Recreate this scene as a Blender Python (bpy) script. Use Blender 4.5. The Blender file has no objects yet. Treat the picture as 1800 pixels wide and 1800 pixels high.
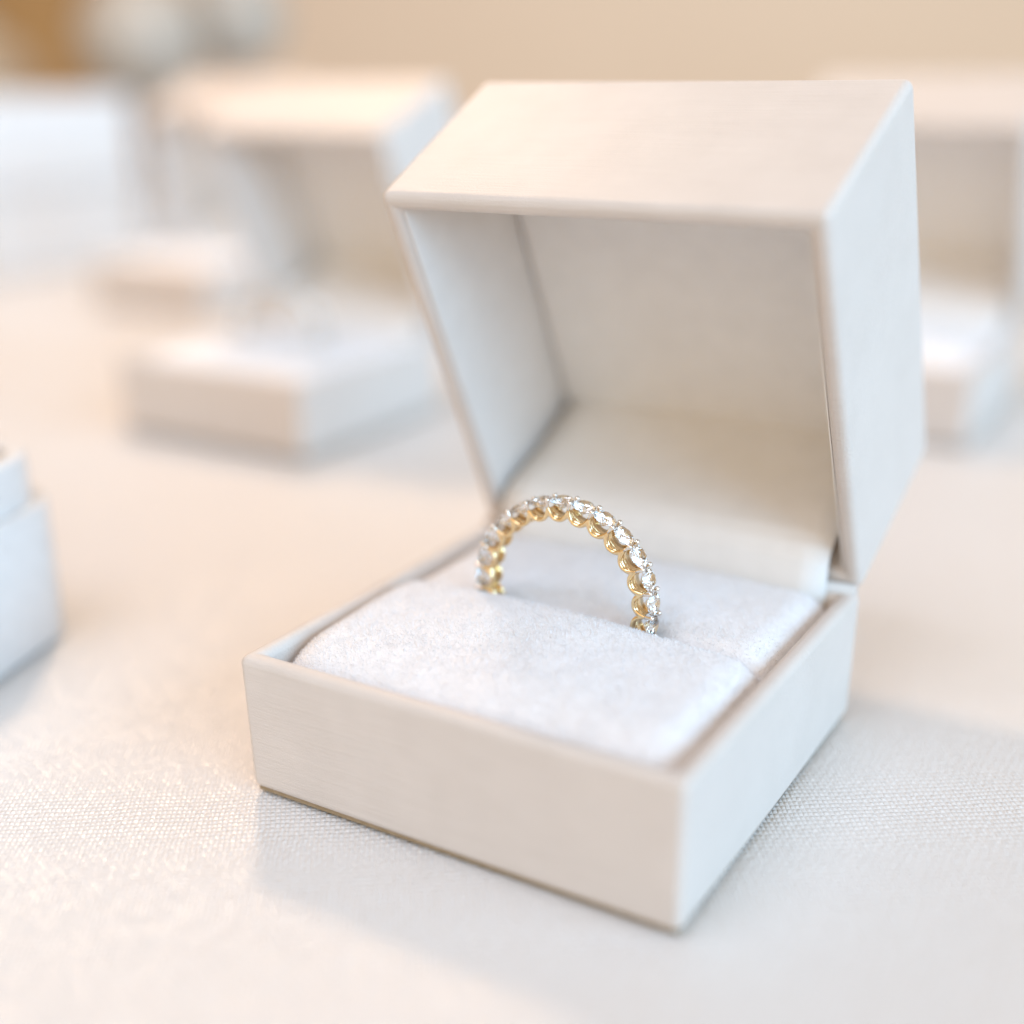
import bpy, bmesh, math, random
from mathutils import Vector, Matrix

# ------------------------------------------------------------------ setup
# All lengths below are in box widths; one box is 50 mm wide.
S = 0.05
sc = bpy.context.scene
COL = sc.collection
random.seed(7)

# camera ------------------------------------------------------------------
cam = bpy.data.cameras.new('camera')
camo = bpy.data.objects.new('camera', cam)
COL.objects.link(camo)
az, el, roll = 0.5468, 0.3312, -0.0105
fw = Vector((-math.sin(az) * math.cos(el), math.cos(az) * math.cos(el), -math.sin(el)))
r_ = fw.cross(Vector((0, 0, 1))).normalized()
u_ = r_.cross(fw)
R_ = r_ * math.cos(roll) + u_ * math.sin(roll)
U_ = -r_ * math.sin(roll) + u_ * math.cos(roll)
CAM = Vector((-0.1421, 0.5, 0.5348)) - fw * 2.7732
m = Matrix((R_, U_, -fw)).transposed().to_4x4()
m.translation = CAM * S
camo.matrix_world = m
cam.sensor_width = 36
cam.lens = 45.0
cam.clip_start = 0.002
cam.clip_end = 50
cam.dof.use_dof = True
cam.dof.focus_distance = 2.645 * S
cam.dof.aperture_fstop = 5.6
sc.camera = camo

# world: soft warm room light --------------------------------------------
W = bpy.data.worlds.new('World')
sc.world = W
W.use_nodes = True
bg = W.node_tree.nodes['Background']
bg.inputs[0].default_value = (1.0, 0.745, 0.50, 1)
bg.inputs[1].default_value = 0.56


def lamp(name, pos, target, power, color, shape='DISK', size=1.0, size_y=None):
    L = bpy.data.lights.new(name, 'AREA')
    L.energy = power
    L.color = color
    L.shape = shape
    L.size = size * S
    if size_y:
        L.size_y = size_y * S
    o = bpy.data.objects.new(name, L)
    COL.objects.link(o)
    o.location = Vector(pos) * S
    o.rotation_euler = (Vector(target) - Vector(pos)).to_track_quat('-Z', 'Y').to_euler()
    return o


# warm lamp behind and to the left, ceiling spot overhead, cool window at the right
lamp('warm_lamp', (-5.5, 5.4, 6.9), (-.5, .6, .2), 0.86, (1.0, 0.68, 0.43), 'DISK', 1.2)
lamp('ceiling_light', (-4.0, -10.0, 24), (0, .4, 0), 7.2, (0.74, 0.82, 1.0), 'DISK', 17.0)
lamp('window_light', (54, -8, 20), (-1, 1.5, .3), 120.0, (0.37, 0.69, 1.0), 'RECTANGLE', 72, 32)
lamp('front_fill', (7, -54, 29), (0, 1, .3), 16.0, (1.0, 0.77, 0.46), 'RECTANGLE', 54, 36)  # added warm fill from behind the camera, not a known room lamp

sc.view_settings.view_transform = 'Standard'
sc.view_settings.look = 'None'
sc.view_settings.gamma = 1
sc.view_settings.use_curve_mapping = False
sc.view_settings.exposure = 0.09
cy = sc.cycles
cy.use_denoising = True
cy.max_bounces = 14
cy.diffuse_bounces = 5
cy.glossy_bounces = 8
cy.transmission_bounces = 14
cy.sample_clamp_indirect = 6.0
cy.caustics_reflective = False
cy.caustics_refractive = False


# ------------------------------------------------------------------ materials
def new_mat(name):
    mt = bpy.data.materials.new(name)
    mt.use_nodes = True
    nt = mt.node_tree
    return mt, nt, nt.nodes['Principled BSDF']


def N(nt, typ, **kw):
    n = nt.nodes.new(typ)
    for k, v in kw.items():
        setattr(n, k, v)
    return n


def mth(nt, op, a, b=None, c=None):
    n = nt.nodes.new('ShaderNodeMath')
    n.operation = op
    for i, v in enumerate((a, b, c)):
        if v is None:
            continue
        if isinstance(v, (int, float)):
            n.inputs[i].default_value = v
        else:
            nt.links.new(v, n.inputs[i])
    return n.outputs[0]


def coords(nt, scale=(1, 1, 1), rotz=0.0, kind='Object'):
    tc = N(nt, 'ShaderNodeTexCoord')
    mp = N(nt, 'ShaderNodeMapping')
    mp.inputs['Scale'].default_value = [s / S for s in scale]
    mp.inputs['Rotation'].default_value = (0, 0, rotz)
    nt.links.new(tc.outputs[kind], mp.inputs[0])
    return mp.outputs[0]


def noise(nt, vec, scale, detail=3, rough=.5):
    n = N(nt, 'ShaderNodeTexNoise')
    n.inputs['Scale'].default_value = scale
    n.inputs['Detail'].default_value = detail
    n.inputs['Roughness'].default_value = rough
    nt.links.new(vec, n.inputs['Vector'])
    return n.outputs['Fac']


def bump(nt, bs, h, strength, dist):
    b = N(nt, 'ShaderNodeBump')
    b.inputs['Strength'].default_value = strength
    b.inputs['Distance'].default_value = dist * S
    nt.links.new(h, b.inputs['Height'])
    nt.links.new(b.outputs[0], bs.inputs['Normal'])


def ramp_color(nt, fac, c0, c1, p0=0., p1=1.):
    r = N(nt, 'ShaderNodeValToRGB')
    r.color_ramp.elements[0].position = p0
    r.color_ramp.elements[1].position = p1
    r.color_ramp.elements[0].color = (*c0, 1)
    r.color_ramp.elements[1].color = (*c1, 1)
    nt.links.new(fac, r.inputs[0])
    return r.outputs[0]


def mat_leatherette():
    mt, nt, bs = new_mat('pearl_leatherette')
    v1 = coords(nt, (7, 170, 170))          # brushed lines along the box
    v2 = coords(nt, (1, 1, 1))
    lines = noise(nt, v1, 1.0, 3, .6)
    grain = noise(nt, v2, 260, 2, .6)
    cloud = noise(nt, v2, 9, 3, .5)
    col = ramp_color(nt, mth(nt, 'ADD', mth(nt, 'MULTIPLY', lines, .45), mth(nt, 'MULTIPLY', cloud, .55)),
                     (.62, .56, .512), (.675, .614, .566), .3, .7)
    nt.links.new(col, bs.inputs['Base Color'])
    hgt = mth(nt, 'ADD', mth(nt, 'MULTIPLY', lines, .7), mth(nt, 'MULTIPLY', grain, .6))
    bump(nt, bs, hgt, .48, .004)
    bs.inputs['Roughness'].default_value = .5
    bs.inputs['Specular IOR Level'].default_value = .3
    bs.inputs['Sheen Weight'].default_value = .12
    return mt


def mat_lining():
    mt, nt, bs = new_mat('lining_paper')
    v = coords(nt)
    g = noise(nt, v, 220, 3, .65)
    c = noise(nt, v, 14, 3, .5)
    col = ramp_color(nt, mth(nt, 'ADD', mth(nt, 'MULTIPLY', g, .5), mth(nt, 'MULTIPLY', c, .5)),
                     (.82, .80, .775), (.88, .86, .835), .35, .65)
    nt.links.new(col, bs.inputs['Base Color'])
    bump(nt, bs, g, .3, .003)
    bs.inputs['Roughness'].default_value = .75
    bs.inputs['Specular IOR Level'].default_value = .25
    bs.inputs['Sheen Weight'].default_value = .15
    return mt


def mat_suede(name, c0, c1):
    mt, nt, bs = new_mat(name)
    v = coords(nt)
    g = noise(nt, v, 190, 4, .7)
    c = noise(nt, v, 22, 4, .6)
    f = mth(nt, 'ADD', mth(nt, 'MULTIPLY', g, .6), mth(nt, 'MULTIPLY', c, .4))
    nt.links.new(ramp_color(nt, f, c0, c1, .36, .62), bs.inputs['Base Color'])
    bump(nt, bs, f, .45, .005)
    bs.inputs['Roughness'].default_value = .95
    bs.inputs['Specular IOR Level'].default_value = .1
    bs.inputs['Sheen Weight'].default_value = .45
    bs.inputs['Sheen Roughness'].default_value = .4
    return mt


def mat_cloth():
    """woven satin tablecloth: a plain weave of rounded threads"""
    mt, nt, bs = new_mat('woven_satin')
    v0 = coords(nt, (1, 1, 1), -0.62)
    wob = N(nt, 'ShaderNodeTexNoise')
    wob.inputs['Scale'].default_value = 7
    wob.inputs['Detail'].default_value = 3
    nt.links.new(v0, wob.inputs['Vector'])
    vm = N(nt, 'ShaderNodeVectorMath', operation='MULTIPLY_ADD')
    nt.links.new(wob.outputs['Color'], vm.inputs[0])
    vm.inputs[1].default_value = (.018, .018, 0)
    nt.links.new(v0, vm.inputs[2])
    sx = N(nt, 'ShaderNodeSeparateXYZ')
    nt.links.new(vm.outputs[0], sx.inputs[0])
    PU, PV = .0104, .0145
    u = mth(nt, 'DIVIDE', sx.outputs[0], PU)
    w = mth(nt, 'DIVIDE', sx.outputs[1], PV)
    su = mth(nt, 'ABSOLUTE', mth(nt, 'SINE', mth(nt, 'MULTIPLY', u, math.pi)))
    sw = mth(nt, 'ABSOLUTE', mth(nt, 'SINE', mth(nt, 'MULTIPLY', w, math.pi)))
    par = mth(nt, 'MODULO', mth(nt, 'ADD', mth(nt, 'FLOOR', u), mth(nt, 'FLOOR', w)), 2.0)
    par = mth(nt, 'ABSOLUTE', par)
    lump = mth(nt, 'MULTIPLY', mth(nt, 'POWER', su, .6), mth(nt, 'POWER', sw, .6))
    over = mth(nt, 'ADD', mth(nt, 'MULTIPLY', par, .45), .55)
    hgt = mth(nt, 'MULTIPLY', lump, over)
    # a random shine for each thread crossing
    cell = N(nt, 'ShaderNodeTexWhiteNoise', noise_dimensions='2D')
    cmb = N(nt, 'ShaderNodeCombineXYZ')
    nt.links.new(mth(nt, 'FLOOR', u), cmb.inputs[0])
    nt.links.new(mth(nt, 'FLOOR', w), cmb.inputs[1])
    nt.links.new(cmb.outputs[0], cell.inputs['Vector'])
    rnd = cell.outputs['Value']
    col = ramp_color(nt, hgt, (.705, .68, .66), (.77, .745, .725), .05, .9)
    nt.links.new(col, bs.inputs['Base Color'])
    hgt = mth(nt, 'MULTIPLY', hgt, mth(nt, 'ADD', mth(nt, 'MULTIPLY', rnd, .4), .8))
    sc2 = N(nt, 'ShaderNodeSeparateColor')
    nt.links.new(cell.outputs['Color'], sc2.inputs[0])
    tu = mth(nt, 'MULTIPLY', mth(nt, 'SUBTRACT', sc2.outputs[1], .5), mth(nt, 'SUBTRACT', mth(nt, 'FRACT', u), .5))
    tw = mth(nt, 'MULTIPLY', mth(nt, 'SUBTRACT', sc2.outputs[2], .5), mth(nt, 'SUBTRACT', mth(nt, 'FRACT', w), .5))
    tl = mth(nt, 'MULTIPLY', mth(nt, 'ADD', tu, tw), lump)
    hgt = mth(nt, 'ADD', hgt, mth(nt, 'MULTIPLY', tl, 2.2))
    bump(nt, bs, hgt, .5, .005)
    bs.inputs['Roughness'].default_value = .31
    bs.inputs['Specular IOR Level'].default_value = .9
    bs.inputs['Sheen Weight'].default_value = .15
    return mt


def mat_gold(name, col, rough=.16):
    mt, nt, bs = new_mat(name)
    bs.inputs['Metallic'].default_value = 1
    v = coords(nt)
    g = noise(nt, v, 120, 2)
    nt.links.new(ramp_color(nt, g, tuple(x * .94 for x in col), col, .3, .7), bs.inputs['Base Color'])
    bs.inputs['Roughness'].default_value = rough
    bump(nt, bs, g, .08, .001)
    return mt


def mat_diamond():
    mt, nt, bs = new_mat('diamond')
    bs.inputs['Base Color'].default_value = (1, 1, 1, 1)
    bs.inputs['Roughness'].default_value = 0.0
    bs.inputs['IOR'].default_value = 2.3
    bs.inputs['Transmission Weight'].default_value = 1.0
    return mt


def mat_plain(name, c0, c1, scale=6, rough=.7, stretch=(1, 1, 1), bmp=0.0):
    mt, nt, bs = new_mat(name)
    g = noise(nt, coords(nt, stretch), scale, 4, .55)
    nt.links.new(ramp_color(nt, g, c0, c1, .3, .7), bs.inputs['Base Color'])
    bs.inputs['Roughness'].default_value = rough
    if bmp:
        bump(nt, bs, g, bmp, .01)
    return mt


M = {
    'box': mat_leatherette(),
    'lining': mat_lining(),
    'suede': mat_suede('suede', (.775, .762, .768), (.87, .857, .863)),
    'cloth': mat_cloth(),
    'gold': mat_gold('yellow_gold', (.95, .72, .41)),
    'prong': mat_gold('white_gold', (.90, .84, .77), .12),
    'diamond': mat_diamond(),
    'wall': mat_plain('wall_paint', (.72, .52, .36), (.76, .56, .395), .12, .9),
    'wood': mat_plain('brown_wood', (.30, .145, .042), (.42, .215, .07), .5, .55, (1, 1, .12)),
    'card_shade': mat_plain('bottom_card', (.30, .22, .13), (.38, .29, .19), 40, .9),  # dark brown puts the shadow gap under the box into the card's colour
    'tan': mat_plain('tan_velvet', (.36, .27, .16), (.44, .34, .21), 60, .95),
    'globe': mat_plain('pale_glaze', (.37, .32, .265), (.44, .39, .33), 3, .35),
    'white': mat_plain('white_paper', (.68, .675, .67), (.74, .735, .73), 20, .6),
    'amber': mat_plain('amber_glaze', (.42, .30, .19), (.50, .36, .24), 3, .35),
}


# ------------------------------------------------------------------ helpers
def link_mesh(name, verts, faces, mat, parent=None, smooth=False, loc=(0, 0, 0)):
    me = bpy.data.meshes.new(name)
    me.from_pydata([tuple(c * S for c in v) for v in verts], [], faces)
    me.materials.append(mat)
    bm = bmesh.new()
    bm.from_mesh(me)
    bmesh.ops.recalc_face_normals(bm, faces=bm.faces)
    bm.to_mesh(me)
    bm.free()
    if smooth:
        me.polygons.foreach_set('use_smooth', [True] * len(me.polygons))
    o = bpy.data.objects.new(name, me)
    COL.objects.link(o)
    o.location = Vector(loc) * S
    if parent:
        o.parent = parent
    return o


def empty(name, loc, rz=0.0):
    o = bpy.data.objects.new(name, None)
    o.empty_display_size = .01
    COL.objects.link(o)
    o.location = Vector(loc) * S
    o.rotation_euler = (0, 0, rz)
    return o


def tag(o, label=None, cat=None, group=None, kind=None):
    for k, v in (('label', label), ('category', cat), ('group', group), ('kind', kind)):
        if v:
            o[k] = v
    return o


def bevel(o, width, seg=4, angle=40):
    b = o.modifiers.new('bevel', 'BEVEL')
    b.width = width * S
    b.segments = seg
    b.limit_method = 'ANGLE'
    b.angle_limit = math.radians(angle)
    b.harden_normals = True
    o.data.polygons.foreach_set('use_smooth', [True] * len(o.data.polygons))
    return o


def copy_tree(o, parent=None):
    c = o.copy()
    COL.objects.link(c)
    c.parent = parent
    for ch in o.children:
        copy_tree(ch, c)
    return c


def slab(x0, x1, y0, y1, z0, z1):
    v = [(x, y, z) for z in (z0, z1) for (x, y) in ((x0, y0), (x1, y0), (x1, y1), (x0, y1))]
    f = [(0, 3, 2, 1), (4, 5, 6, 7), (0, 1, 5, 4), (1, 2, 6, 5), (2, 3, 7, 6), (3, 0, 4, 7)]
    return v, f


def shell(out0, out1, z0, z1, in0, in1, zi):
    """open tray: outer rect out0 at z0 (open rim) to out1 at z1 (closed end),
    inner rect in0 at the rim down to in1 at depth zi.  rect = (x0,x1,y0,y1)"""
    def rect(r, z):
        return [(r[0], r[2], z), (r[1], r[2], z), (r[1], r[3], z), (r[0], r[3], z)]
    v = rect(out0, z0) + rect(out1, z1) + rect(in0, z0) + rect(in1, zi)
    f = []
    for i in range(4):
        j = (i + 1) % 4
        f += [(i, j, 4 + j, 4 + i), (i, 8 + i, 8 + j, j), (8 + i, 12 + i, 12 + j, 8 + j)]
    f += [(4, 5, 6, 7), (12, 15, 14, 13)]
    return v, f


def lathe(profile, seg=32, c=(0, 0, 0)):
    v, f = [], []
    n = len(profile)
    for i in range(seg):
        a = 2 * math.pi * i / seg
        for (r, z) in profile:
            v.append((c[0] + r * math.cos(a), c[1] + r * math.sin(a), c[2] + z))
    for i in range(seg):
        j = (i + 1) % seg
        for k in range(n - 1):
            f.append((i * n + k, j * n + k, j * n + k + 1, i * n + k + 1))
    return v, f


# ------------------------------------------------------------------ setting
ca, sa = math.cos(az), math.sin(az)


def cs(right, depth, z):
    """point on the floor plan: metres (box widths) to the right of and beyond the main box, wall-aligned"""
    return (right * ca - depth * sa, right * sa + depth * ca, z)


def wall_aligned_box(r0, r1, d0, d1, z0, z1):
    v, f = slab(r0, r1, d0, d1, z0, z1)
    return [cs(x, y, z) for (x, y, z) in v], f


# tablecloth: a sheet laid over the table with slight undulations
NX, NY = 150, 150
tv, tf = [], []
for j in range(NY + 1):
    for i in range(NX + 1):
        rx = -17 + 34 * i / NX
        dy = -3.2 + 23.0 * j / NY
        x, y, _ = cs(rx, dy, 0)
        tv.append((x, y, -.004 + .0035 * math.sin(.9 * x + .6 * y) * math.sin(.7 * y - .4 * x)
                   - .0035))
for j in range(NY):
    for i in range(NX):
        a = j * (NX + 1) + i
        tf.append((a, a + 1, a + NX + 2, a + NX + 1))
table = link_mesh('tablecloth', tv, tf, M['cloth'], smooth=True)
tag(table, kind='structure')
v, f = wall_aligned_box(-16.9, 16.9, -3.1, 19.7, -.6, -.03)
tt = link_mesh('table', v, f, M['box'])
tag(tt, kind='structure')

v, f = wall_aligned_box(-40, 40, 24, 25, -14, 26)
wall = link_mesh('wall', v, f, M['wall'])
tag(wall, kind='structure')

# ------------------------------------------------------------------ the ring box
WD, DP, H, HL, PHI, T = 1.0, .9707, .3133, .5127, 1.116, .043
FL = .0114                                     # the lid widens a little to its top
Z0 = .007
yB, yF = DP / 2, -DP / 2                       # local: origin at base centre


def grid_mesh(name, fx, nx, ny, mat, parent):
    v, f = [], []
    for j in range(ny + 1):
        for i in range(nx + 1):
            v.append(fx(i / nx, j / ny))
    for j in range(ny):
        for i in range(nx):
            a = j * (nx + 1) + i
            f.append((a, a + 1, a + nx + 2, a + nx + 1))
    return link_mesh(name, v, f, mat, parent, smooth=True)


SLOT = .502 - DP / 2                           # slot line, local y


def edge_round(d, r):
    if d >= r:
        return 0.0
    d = max(d, 0.0)
    return r - math.sqrt(max(0.0, r * r - (r - d) ** 2))


def vnoise(x, y, s):
    from mathutils import noise as nz
    return nz.noise(Vector((x * s, y * s, 3.1)))


def cushion_z(x, y, front, xi):
    if front:
        dy0, dy1 = y - (yF + T + .002), FY1 - y
        lift = math.exp(-((x + .06) / .34) ** 2)
        base = H + .014 + .026 * lift * math.exp(-((y - SLOT + .06) / .20) ** 2) - .012 * max(0, x / .45) ** 2
        z = base - .75 * edge_round(dy0, .15) - .8 * edge_round(dy1, .03 + .025 * math.exp(-(x / .3) ** 2))
    else:
        dy0, dy1 = y - BY0, (yB - T - .012) - y
        base = H + .002 + .006 * math.exp(-(x / .3) ** 2)
        z = base - edge_round(dy0, .035 + .07 * math.exp(-(x / .27) ** 2)) - edge_round(dy1, .04)
    dx = xi - abs(x)
    z -= .9 * edge_round(dx, .085)
    z += .0045 * vnoise(x, y, 6) + .0010 * vnoise(x + 4, y, 26)
    return z


FY1, BY0 = SLOT - .004, SLOT + .006


def make_cushion(name, front, parent, nx, ny):
    xi = WD / 2 - T - .003
    y0, y1 = (yF + T + .002, FY1) if front else (BY0, yB - T - .012)

    def ease(t):                                # more rows near the edges
        return .5 - .5 * math.cos(math.pi * t) if True else t

    def fn(a, b):
        x = -xi + 2 * xi * (a * .5 + ease(a) * .5)
        y = y0 + (y1 - y0) * (b * .35 + ease(b) * .65)
        z = cushion_z(x, y, front, xi)
        # skirt goes down at the borders
        if a in (0, 1) or b in (0, 1):
            z = .06
        return (x, y, z)
    return grid_mesh(name, fn, nx, ny, M['suede'], parent)


def make_fuzz(name, front, parent, n, seed):
    """short suede nap standing on the cushion"""
    rnd = random.Random(seed)
    xi = WD / 2 - T - .003
    y0, y1 = (yF + T + .004, FY1 - .001) if front else (BY0 + .001, yB - T - .014)
    v, f = [], []
    for k in range(n):
        x = rnd.uniform(-xi + .004, xi - .004)
        y = rnd.uniform(y0, y1)
        e = .004
        z = cushion_z(x, y, front, xi)
        nx = -(cushion_z(x + e, y, front, xi) - z) / e
        ny = -(cushion_z(x, y + e, front, xi) - z) / e
        nv = Vector((max(-2, min(2, nx)), max(-2, min(2, ny)), 1)).normalized()
        d = (nv * .7 + Vector((rnd.gauss(0, .5), rnd.gauss(0, .5), rnd.gauss(0, .3)))).normalized()
        L = rnd.uniform(.0025, .0080)
        p = Vector((x, y, z - .0008))
        s = d.cross(Vector((rnd.gauss(0, 1), rnd.gauss(0, 1), rnd.gauss(0, 1)))).normalized() * rnd.uniform(.0005, .0011)
        q = p + d * L
        b = len(v)
        v += [tuple(p - s), tuple(p + s), tuple(q)]
        f.append((b, b + 1, b + 2))
    me = bpy.data.meshes.new(name)
    me.from_pydata([tuple(c * S for c in t) for t in v], [], f)
    me.materials.append(M['suede'])
    o = bpy.data.objects.new(name, me)
    COL.objects.link(o)
    o.parent = parent
    tag(o, kind='stuff')
    return o


def make_box(hi=True):
    root = empty('ring_box', (0, DP / 2, 0))
    # base tray
    v, f = shell((-WD / 2, WD / 2, yF, yB), (-WD / 2 + .006, WD / 2 - .006, yF + .006, yB - .006), H, Z0,
                 (-WD / 2 + T, WD / 2 - T, yF + T, yB - T), (-WD / 2 + T, WD / 2 - T, yF + T, yB - T), .04)
    base = bevel(link_mesh('base', v, f, M['box'], root), .019, 5)
    v, f = slab(-WD / 2 + .017, WD / 2 - .017, yF + .017, yB - .017, -.001, Z0 + .001)
    link_mesh('bottom_card', v, f, M['card_shade'], base)
    # cushions
    fc = make_cushion('cushion', True, root, 120, 70)
    bc = make_cushion('cushion', False, root, 120, 60)
    if hi:
        make_fuzz('nap', True, fc, 60000, 3)
        make_fuzz('nap', False, bc, 36000, 4)
    # lid, local origin on the hinge line
    lid = empty('lid', (0, yB, H))
    lid.parent = root
    lid.rotation_euler = (-PHI, 0, 0)
    w0, w1 = WD / 2, WD / 2 + FL
    D = DP + .005
    v, f = shell((-w0, w0, -D, 0), (-w1, w1, -D - .0064, .0064), 0, HL,
                 (-w0 + T, w0 - T, -D + T, -T), (-w1 + T + .002, w1 - T - .002, -D + T - .004, -T + .004), HL - T)
    bevel(link_mesh('lid_shell', v, f, M['box'], lid), .020, 5)
    # padded panel in the lid's top
    xi = w1 - T - .009
    v, f = slab(-xi, xi, -D + T + .008, -T - .012, HL - T - .050, HL - T + .004)
    bevel(link_mesh('lid_pad', v, f, M['lining'], lid), .016, 5)
    # thin lining boards on the lid's inner walls
    for sgn in (-1, 1):
        xa = w0 - T
        v = [(sgn * (xa - dx + k * .0114), yy, zz) for (zz, k) in ((.014, 0), (HL - T - .004, 1)) for (dx, yy) in
             ((.0005, -D + T + .001), (.0035, -D + T + .001), (.0035, -T - .001), (.0005, -T - .001))]
        f = [(0, 3, 2, 1), (4, 5, 6, 7), (0, 1, 5, 4), (1, 2, 6, 5), (2, 3, 7, 6), (3, 0, 4, 7)]
        link_mesh('side_lining', v, f, M['lining'], lid)
    # covered hinge roll between lid and base
    hv, hf = [], []
    for i in range(2):
        for k in range(14):
            a = 2 * math.pi * k / 14
            hv.append(((-.492, .492)[i], yB - .020 + .018 * math.cos(a), H - .001 + .018 * math.sin(a)))
    for k in range(14):
        j = (k + 1) % 14
        hf.append((k, j, 14 + j, 14 + k))
    hf += [tuple(range(13, -1, -1)), tuple(range(14, 28))]
    link_mesh('hinge', hv, hf, M['box'], root, smooth=True)
    # lining strip that runs from the cushion over the hinge into the lid (box frame)
    prof = [(.917, .20), (.919, .27), (.922, .33), (.928, .375), (.944, .408), (.975, .430), (1.03, .450), (1.12, .482),
            (1.22, .528), (1.33, .580)]
    hw = .430

    def fn(a, b):
        t = b * (len(prof) - 1)
        i = min(int(t), len(prof) - 2)
        u = t - i
        y = prof[i][0] * (1 - u) + prof[i + 1][0] * u
        z = prof[i][1] * (1 - u) + prof[i + 1][1] * u
        x = -hw + 2 * hw * a
        return (x, y - DP / 2, z + .004 * math.sin(math.pi * a))
    st = grid_mesh('hinge_lining', fn, 12, 45, M['lining'], root)
    so = st.modifiers.new('solid', 'SOLIDIFY')
    so.thickness = .007 * S
    so.offset = -1
    return root


box = make_box()
tag(box, 'open cream ring box in front with the diamond band in its pad', 'ring box', 'cream ring boxes with hinged lids')


def far_box(loc, label, phi=PHI, rz=0.0):
    b = copy_tree(box)
    b.location = Vector((loc[0], loc[1] + DP / 2, 0)) * S
    b.rotation_euler = (0, 0, rz)
    for ch in list(b.children):
        for g in list(ch.children):
            if g.name.startswith('nap'):
                bpy.data.objects.remove(g)
        if ch.name.startswith('lid'):
            ch.rotation_euler = (-phi, 0, 0)
    tag(b, label, 'ring box', 'cream ring boxes with hinged lids')
    return b


far_box((-2.47, 1.94), 'blurred open ring box behind on the left with a sparkling ring in it', 1.17)
far_box((-.27, 3.35), 'blurred open ring box half hidden behind the front box at right edge', 1.17)
far_box((-5.02, 4.05), 'small far blurred open ring box behind the left ring box', 1.19)

# ------------------------------------------------------------------ the ring
NST = 25
RC = (-.012, .502, .370)
ROUT = .2275


def ring_pt(th, r, y):
    return (r * math.cos(th), y, r * math.sin(th) + ROUT)


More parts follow.
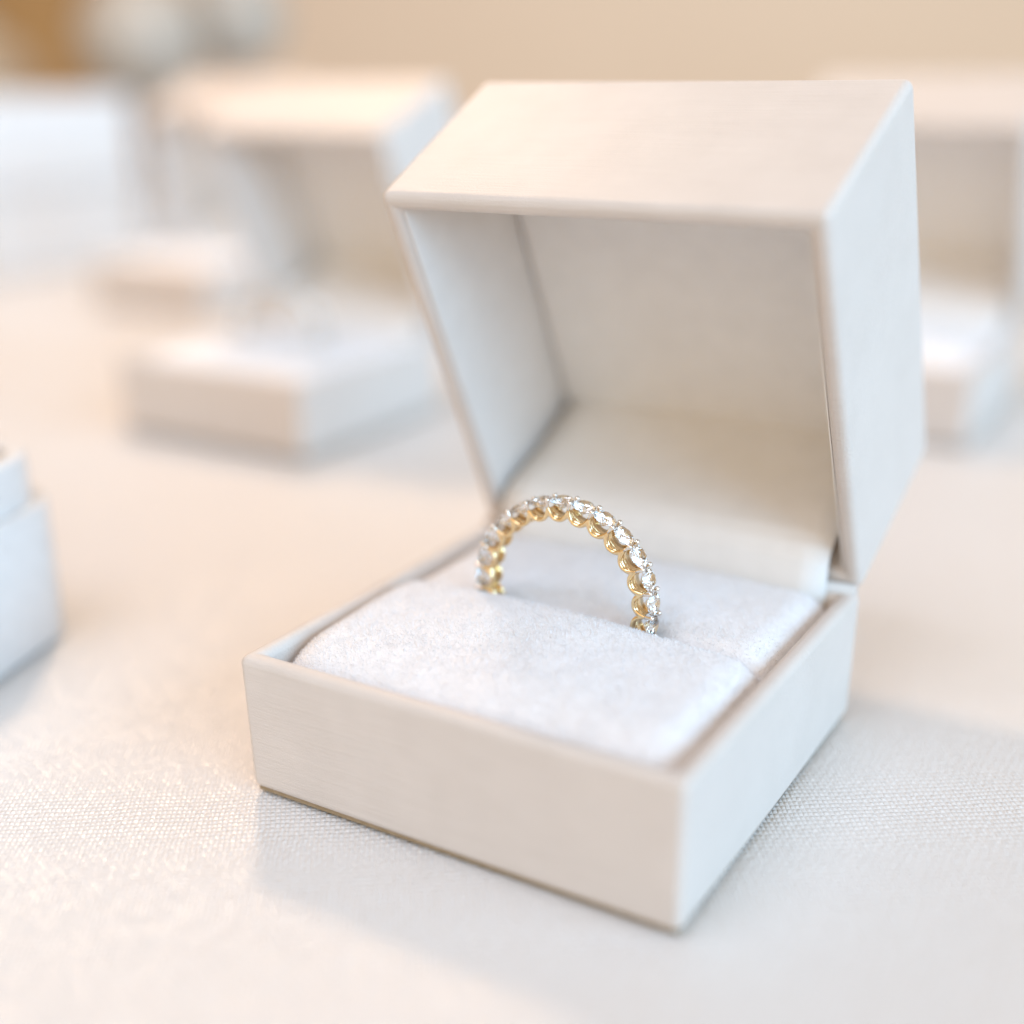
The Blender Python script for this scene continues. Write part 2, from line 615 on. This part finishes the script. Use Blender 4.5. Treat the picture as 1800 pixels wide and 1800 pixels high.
def make_ring():
    root = empty('diamond_ring', (RC[0], RC[1], RC[2] - ROUT))
    pitch = 2 * math.pi / NST
    ph0 = math.radians(92)
    # scalloped band: near and far rail plus floor between them
    v, f = [], []
    K, Q = 18, 10
    n = NST * K
    for side in (-1, 1):
        b0 = len(v)
        for i in range(n):
            th = ph0 + pitch * (i / K - .5)
            t = abs(2 * ((i % K) / K) - 1)
            lo = .1690 + .0115 * t ** 2.4
            up = .1775 + .0335 * t ** 2.8
            mid, hh = (lo + up) / 2, (up - lo) / 2
            yw = .0056 - .0018 * t
            for q in range(Q):
                a = 2 * math.pi * q / Q
                v.append(ring_pt(th, mid + hh * math.sin(a), side * .0185 + yw * math.cos(a)))
        for i in range(n):
            j = (i + 1) % n
            for q in range(Q):
                p = (q + 1) % Q
                f.append((b0 + i * Q + q, b0 + j * Q + q, b0 + j * Q + p, b0 + i * Q + p))
    band = link_mesh('band', v, f, M['gold'], root, smooth=True)
    v, f = [], []
    for i in range(n):
        th = ph0 + pitch * (i / K - .5)
        t = abs(2 * ((i % K) / K) - 1)
        lo = .1730 + .0095 * t ** 2.4
        top = .1785 + .0200 * t ** 2.8 - lo
        for (y, dr) in ((-.0178, 0), (0, .0035), (.0178, 0), (.0178, top), (0, top * .8 + .001), (-.0178, top)):
            v.append(ring_pt(th, lo + dr, y))
    for i in range(n):
        j = (i + 1) % n
        for q in range(6):
            p = (q + 1) % 6
            f.append((i * 6 + q, j * 6 + q, j * 6 + p, i * 6 + p))
    link_mesh('inner_band', v, f, M['gold'], root, smooth=True)
    # short bars that tie the two rails together between the stones
    v, f = [], []
    for k in range(NST):
        th = ph0 + pitch * (k + .5)
        b0 = len(v)
        for y in (-.0175, 0, .0175):
            for q in range(8):
                a = 2 * math.pi * q / 8
                dr = .1855 + (.0045 + (.0012 if y else 0)) * math.sin(a)
                dt = (.0040 + (.0014 if y else 0)) * math.cos(a) / .18
                v.append(ring_pt(th + dt, dr, y))
        for m_ in range(2):
            for q in range(8):
                p = (q + 1) % 8
                f.append((b0 + m_ * 8 + q, b0 + m_ * 8 + p, b0 + m_ * 8 + 8 + p, b0 + m_ * 8 + 8 + q))
    link_mesh('gallery', v, f, M['gold'], root, smooth=True)
    # round brilliant, table towards +z, origin at girdle centre
    rs = .0262
    dv, df = [], []
    for k in range(16):
        a = 2 * math.pi * k / 16
        dv.append((rs * math.cos(a), rs * math.sin(a), .0006))       # 0..15 upper girdle
    for k in range(16):
        a = 2 * math.pi * k / 16
        dv.append((rs * math.cos(a), rs * math.sin(a), -.0006))      # 16..31 lower girdle
    for k in range(8):
        a = 2 * math.pi * (k + .5) / 8
        dv.append((rs * .80 * math.cos(a), rs * .80 * math.sin(a), .0050))   # 32..39 crown mains
    for k in range(8):
        a = 2 * math.pi * k / 8
        dv.append((rs * .56 * math.cos(a), rs * .56 * math.sin(a), .0078))   # 40..47 table
    for k in range(8):
        a = 2 * math.pi * (k + .5) / 8
        dv.append((rs * .30 * math.cos(a), rs * .30 * math.sin(a), -.0150))  # 48..55 pavilion
    dv.append((0, 0, -.0212))                                                # 56 culet
    df.append(tuple(range(40, 48)))
    for k in range(16):
        j = (k + 1) % 16
        df.append((k, j, 16 + j, 16 + k))
    for k in range(8):
        k2 = (k + 1) % 8
        g0, g1, g2 = 2 * k, (2 * k + 1) % 16, (2 * k + 2) % 16
        df += [(32 + k, 40 + k, 40 + k2), (32 + k, g0, 40 + k), (32 + k, 40 + k2, g2), (32 + k, g1, g0), (32 + k, g2, g1)]
        df += [(48 + k, 16 + g0, 16 + g1), (48 + k, 16 + g1, 16 + g2), (48 + k, 56, 16 + g0), (48 + k, 16 + g2, 56)]
    dme = None
    # prong: short post with a rounded bead, along +z
    pprof = [(0, -.014), (.0036, -.014), (.0038, -.004), (.0048, -.001), (.0058, .0016), (.0054, .0044), (.0036, .0064), (0, .0070)]
    pme = None
    rnd = random.Random(5)
    for k in range(NST):
        th = ph0 + pitch * k
        d = math.degrees(th) % 360
        if not (d < 196 or d > 338):
            continue
        rot = Matrix(((-math.sin(th), 0, math.cos(th)), (0, 1, 0), (math.cos(th), 0, math.sin(th)))).to_4x4()
        # columns: tangent, y, radial ; keep it right-handed
        er = Vector((math.cos(th), 0, math.sin(th)))
        ey = Vector((0, 1, 0))
        et = ey.cross(er)
        rm = Matrix((et, ey, er)).transposed()
        spin = Matrix.Rotation(rnd.uniform(0, math.pi / 4), 3, 'Z') @ Matrix.Rotation(rnd.gauss(0, .035), 3, 'X')
        if dme is None:
            o = link_mesh('diamond', dv, df, M['diamond'], root)
            dme = o.data
        else:
            o = bpy.data.objects.new('diamond', dme)
            COL.objects.link(o)
            o.parent = root
        o.matrix_local = Matrix.Translation(Vector(ring_pt(th, .2110, 0)) * S) @ (rm @ spin).to_4x4()
    for k in range(NST):
        th = ph0 + pitch * (k + .5)
        d = math.degrees(th) % 360
        if not (d < 200 or d > 334):
            continue
        for side in (-1, 1):
            er = Vector((math.cos(th), 0, math.sin(th)))
            tilt = Vector((er.x, -side * .12, er.z)).normalized()
            et = Vector((0, 1, 0)).cross(tilt).normalized()
            rm = Matrix((et, tilt.cross(et), tilt)).transposed()
            if pme is None:
                pv, pf = lathe(pprof, 10)
                o = link_mesh('prong', pv, pf, M['prong'], root, smooth=True)
                pme = o.data
            else:
                o = bpy.data.objects.new('prong', pme)
                COL.objects.link(o)
                o.parent = root
            o.matrix_local = Matrix.Translation(Vector(ring_pt(th, .2130, side * .0178)) * S) @ rm.to_4x4()
    return root


ring = make_ring()
tag(ring, 'yellow gold eternity band with round diamonds standing in the front box', 'ring', 'diamond rings')
ring2 = copy_tree(ring)
ring2.rotation_euler = (0, 0, .12)
ring2.location = ring.location + Vector((-2.47, 1.94, 0)) * S
for ch in ring2.children:
    if ch.name.startswith(('band', 'gallery', 'inner_band')):
        ch.material_slots[0].link = 'OBJECT'
        ch.material_slots[0].material = M['prong']
tag(ring2, 'blurred sparkling ring in the open box behind on the left', 'ring', 'diamond rings')


# ------------------------------------------------------------------ other blurred things
def rrect(x0, x1, y0, y1, r, z, n=8):
    out = []
    for (cx, cy_, a0) in ((x1 - r, y1 - r, 0), (x0 + r, y1 - r, 90), (x0 + r, y0 + r, 180), (x1 - r, y0 + r, 270)):
        for k in range(n + 1):
            a = math.radians(a0 + 90 * k / n)
            out.append((cx + r * math.cos(a), cy_ + r * math.sin(a), z))
    return out


def stack_loops(loops, cap0=True, cap1=True):
    n = len(loops[0])
    v = [p for l in loops for p in l]
    f = []
    for k in range(len(loops) - 1):
        for i in range(n):
            j = (i + 1) % n
            f.append((k * n + i, k * n + j, (k + 1) * n + j, (k + 1) * n + i))
    if cap0:
        f.append(tuple(range(n))[::-1])
    if cap1:
        f.append(tuple(range((len(loops) - 1) * n, len(loops) * n)))
    return v, f


def collar_box(loc):
    root = empty('lidless_box', (loc[0], loc[1], 0), .30)
    x, y = .5, .49
    L = [rrect(-x + .01, x - .01, -y + .01, y - .01, .20, 0.0), rrect(-x, x, -y, y, .21, .012), rrect(-x, x, -y, y, .21, .372),
         rrect(-x + .008, x - .008, -y + .008, y - .008, .202, .382), rrect(-x + .033, x - .033, -y + .033, y - .033,   .18, .382),
         rrect(-x + .033, x - .033, -y + .033, y - .033, .18, .10)]
    v, f = stack_loops(L)
    b = link_mesh('base', v, f, M['white'], root, smooth=True)
    bevel(b, .004, 2, 50)
    L = [rrect(-x + .036, x - .036, -y + .036, y - .036, .18, .12), rrect(-x + .036, x - .036, -y + .036, y - .036, .18, .505),
         rrect(-x + .044, x - .044, -y + .044, y - .044, .172, .513), rrect(-x + .075, x - .075, -y + .075, y - .075, .145, .513),
         rrect(-x + .085, x - .085, -y + .085, y - .085, .135, .505), rrect(-x + .085, x - .085, -y + .085, y - .085, .135, .16)]
    v, f = stack_loops(L)
    bevel(link_mesh('collar', v, f, M['white'], root, smooth=True), .004, 2, 50)
    v, f = slab(-x + .13, x - .13, -y + .13, y - .13, .15, .45)
    bevel(link_mesh('pad', v, f, M['tan'], root), .03, 4)
    return root


cb = collar_box((-1.855, -.125))
tag(cb, 'white lidless box with a raised inner collar cut off by the left edge', 'box')

# a larger closed box further back at the left
root = empty('closed_box', (-7.86, 5.20, 0))
v, f = slab(-.8, .8, -.75, .75, 0, .62)
bevel(link_mesh('base', v, f, M['white'], root), .03)
v, f = slab(-.815, .815, -.765, .765, .628, 1.30)
bevel(link_mesh('lid', v, f, M['white'], root), .03)
tag(root, 'large closed white box far back at the left edge', 'box')


def globe(px, py, depth, r, mat, label):  # made-up globe standing in for a pale blurred disc
    """round glazed globe on a foot, stand-in for an out-of-focus pale disc; px,py in floor-plan units"""
    x, y, _ = cs(px, depth, 0)
    zc = py
    root = empty('bokeh_globe', (x, y, 0))
    prof = [(0, 0), (.42, 0), (.44, .03), (.40, .07), (.08, .12), (.05, .3), (.05, zc - r * 1.05), (.14, zc - r * .99)]
    v, f = lathe(prof, 32)
    link_mesh('foot', v, f, M['white'], root, smooth=True)
    prof = []
    for k in range(22):
        a = -math.pi / 2 + math.pi * .92 * k / 21
        prof.append((r * math.cos(a) if k else 0, zc + r * math.sin(a)))
    e = prof[-1]
    prof += [(e[0] * .98, e[1] + .10), (e[0] * 1.15, e[1] + .16), (e[0] * 1.05, e[1] + .16), (e[0] * .85, e[1] + .09)]
    v, f = lathe(prof, 40)
    link_mesh('body', v, f, mat, root, smooth=True)
    tag(root, label, 'vase', 'stand-ins for pale blurred discs at the back')
    return root


globe(-3.12, 1.74, 10.0, .55, M['globe'], 'made-up pale grey globe for the blurred disc above the gap between the left boxes')
globe(-2.44, 1.95, 10.8, .50, M['globe'], 'made-up globe for the pale pinkish blur behind the lid of the left ring box')
globe(-5.05, 1.32, 11.2, .56, M['amber'], 'made-up tan globe for the blurred disc behind the large closed box at far left')

# brown cabinet standing against the wall at the left
root = empty('wooden_cabinet', cs(-11.0, 22.0, -14))
root.rotation_euler = (0, 0, az)
v, f = slab(-4.2, 4.2, -1.2, 1.7, 0, 30)
bevel(link_mesh('carcass', v, f, M['wood'], root), .08)
for s in (-1, 1):
    v, f = slab(-4.0 if s < 0 else .06, -.06 if s < 0 else 4.0, -1.32, -1.19, .6, 29.4)
    d = bevel(link_mesh('door', v, f, M['wood'], root), .05)
tag(root, 'brown wooden cabinet blurred in the upper left corner', 'cabinet')
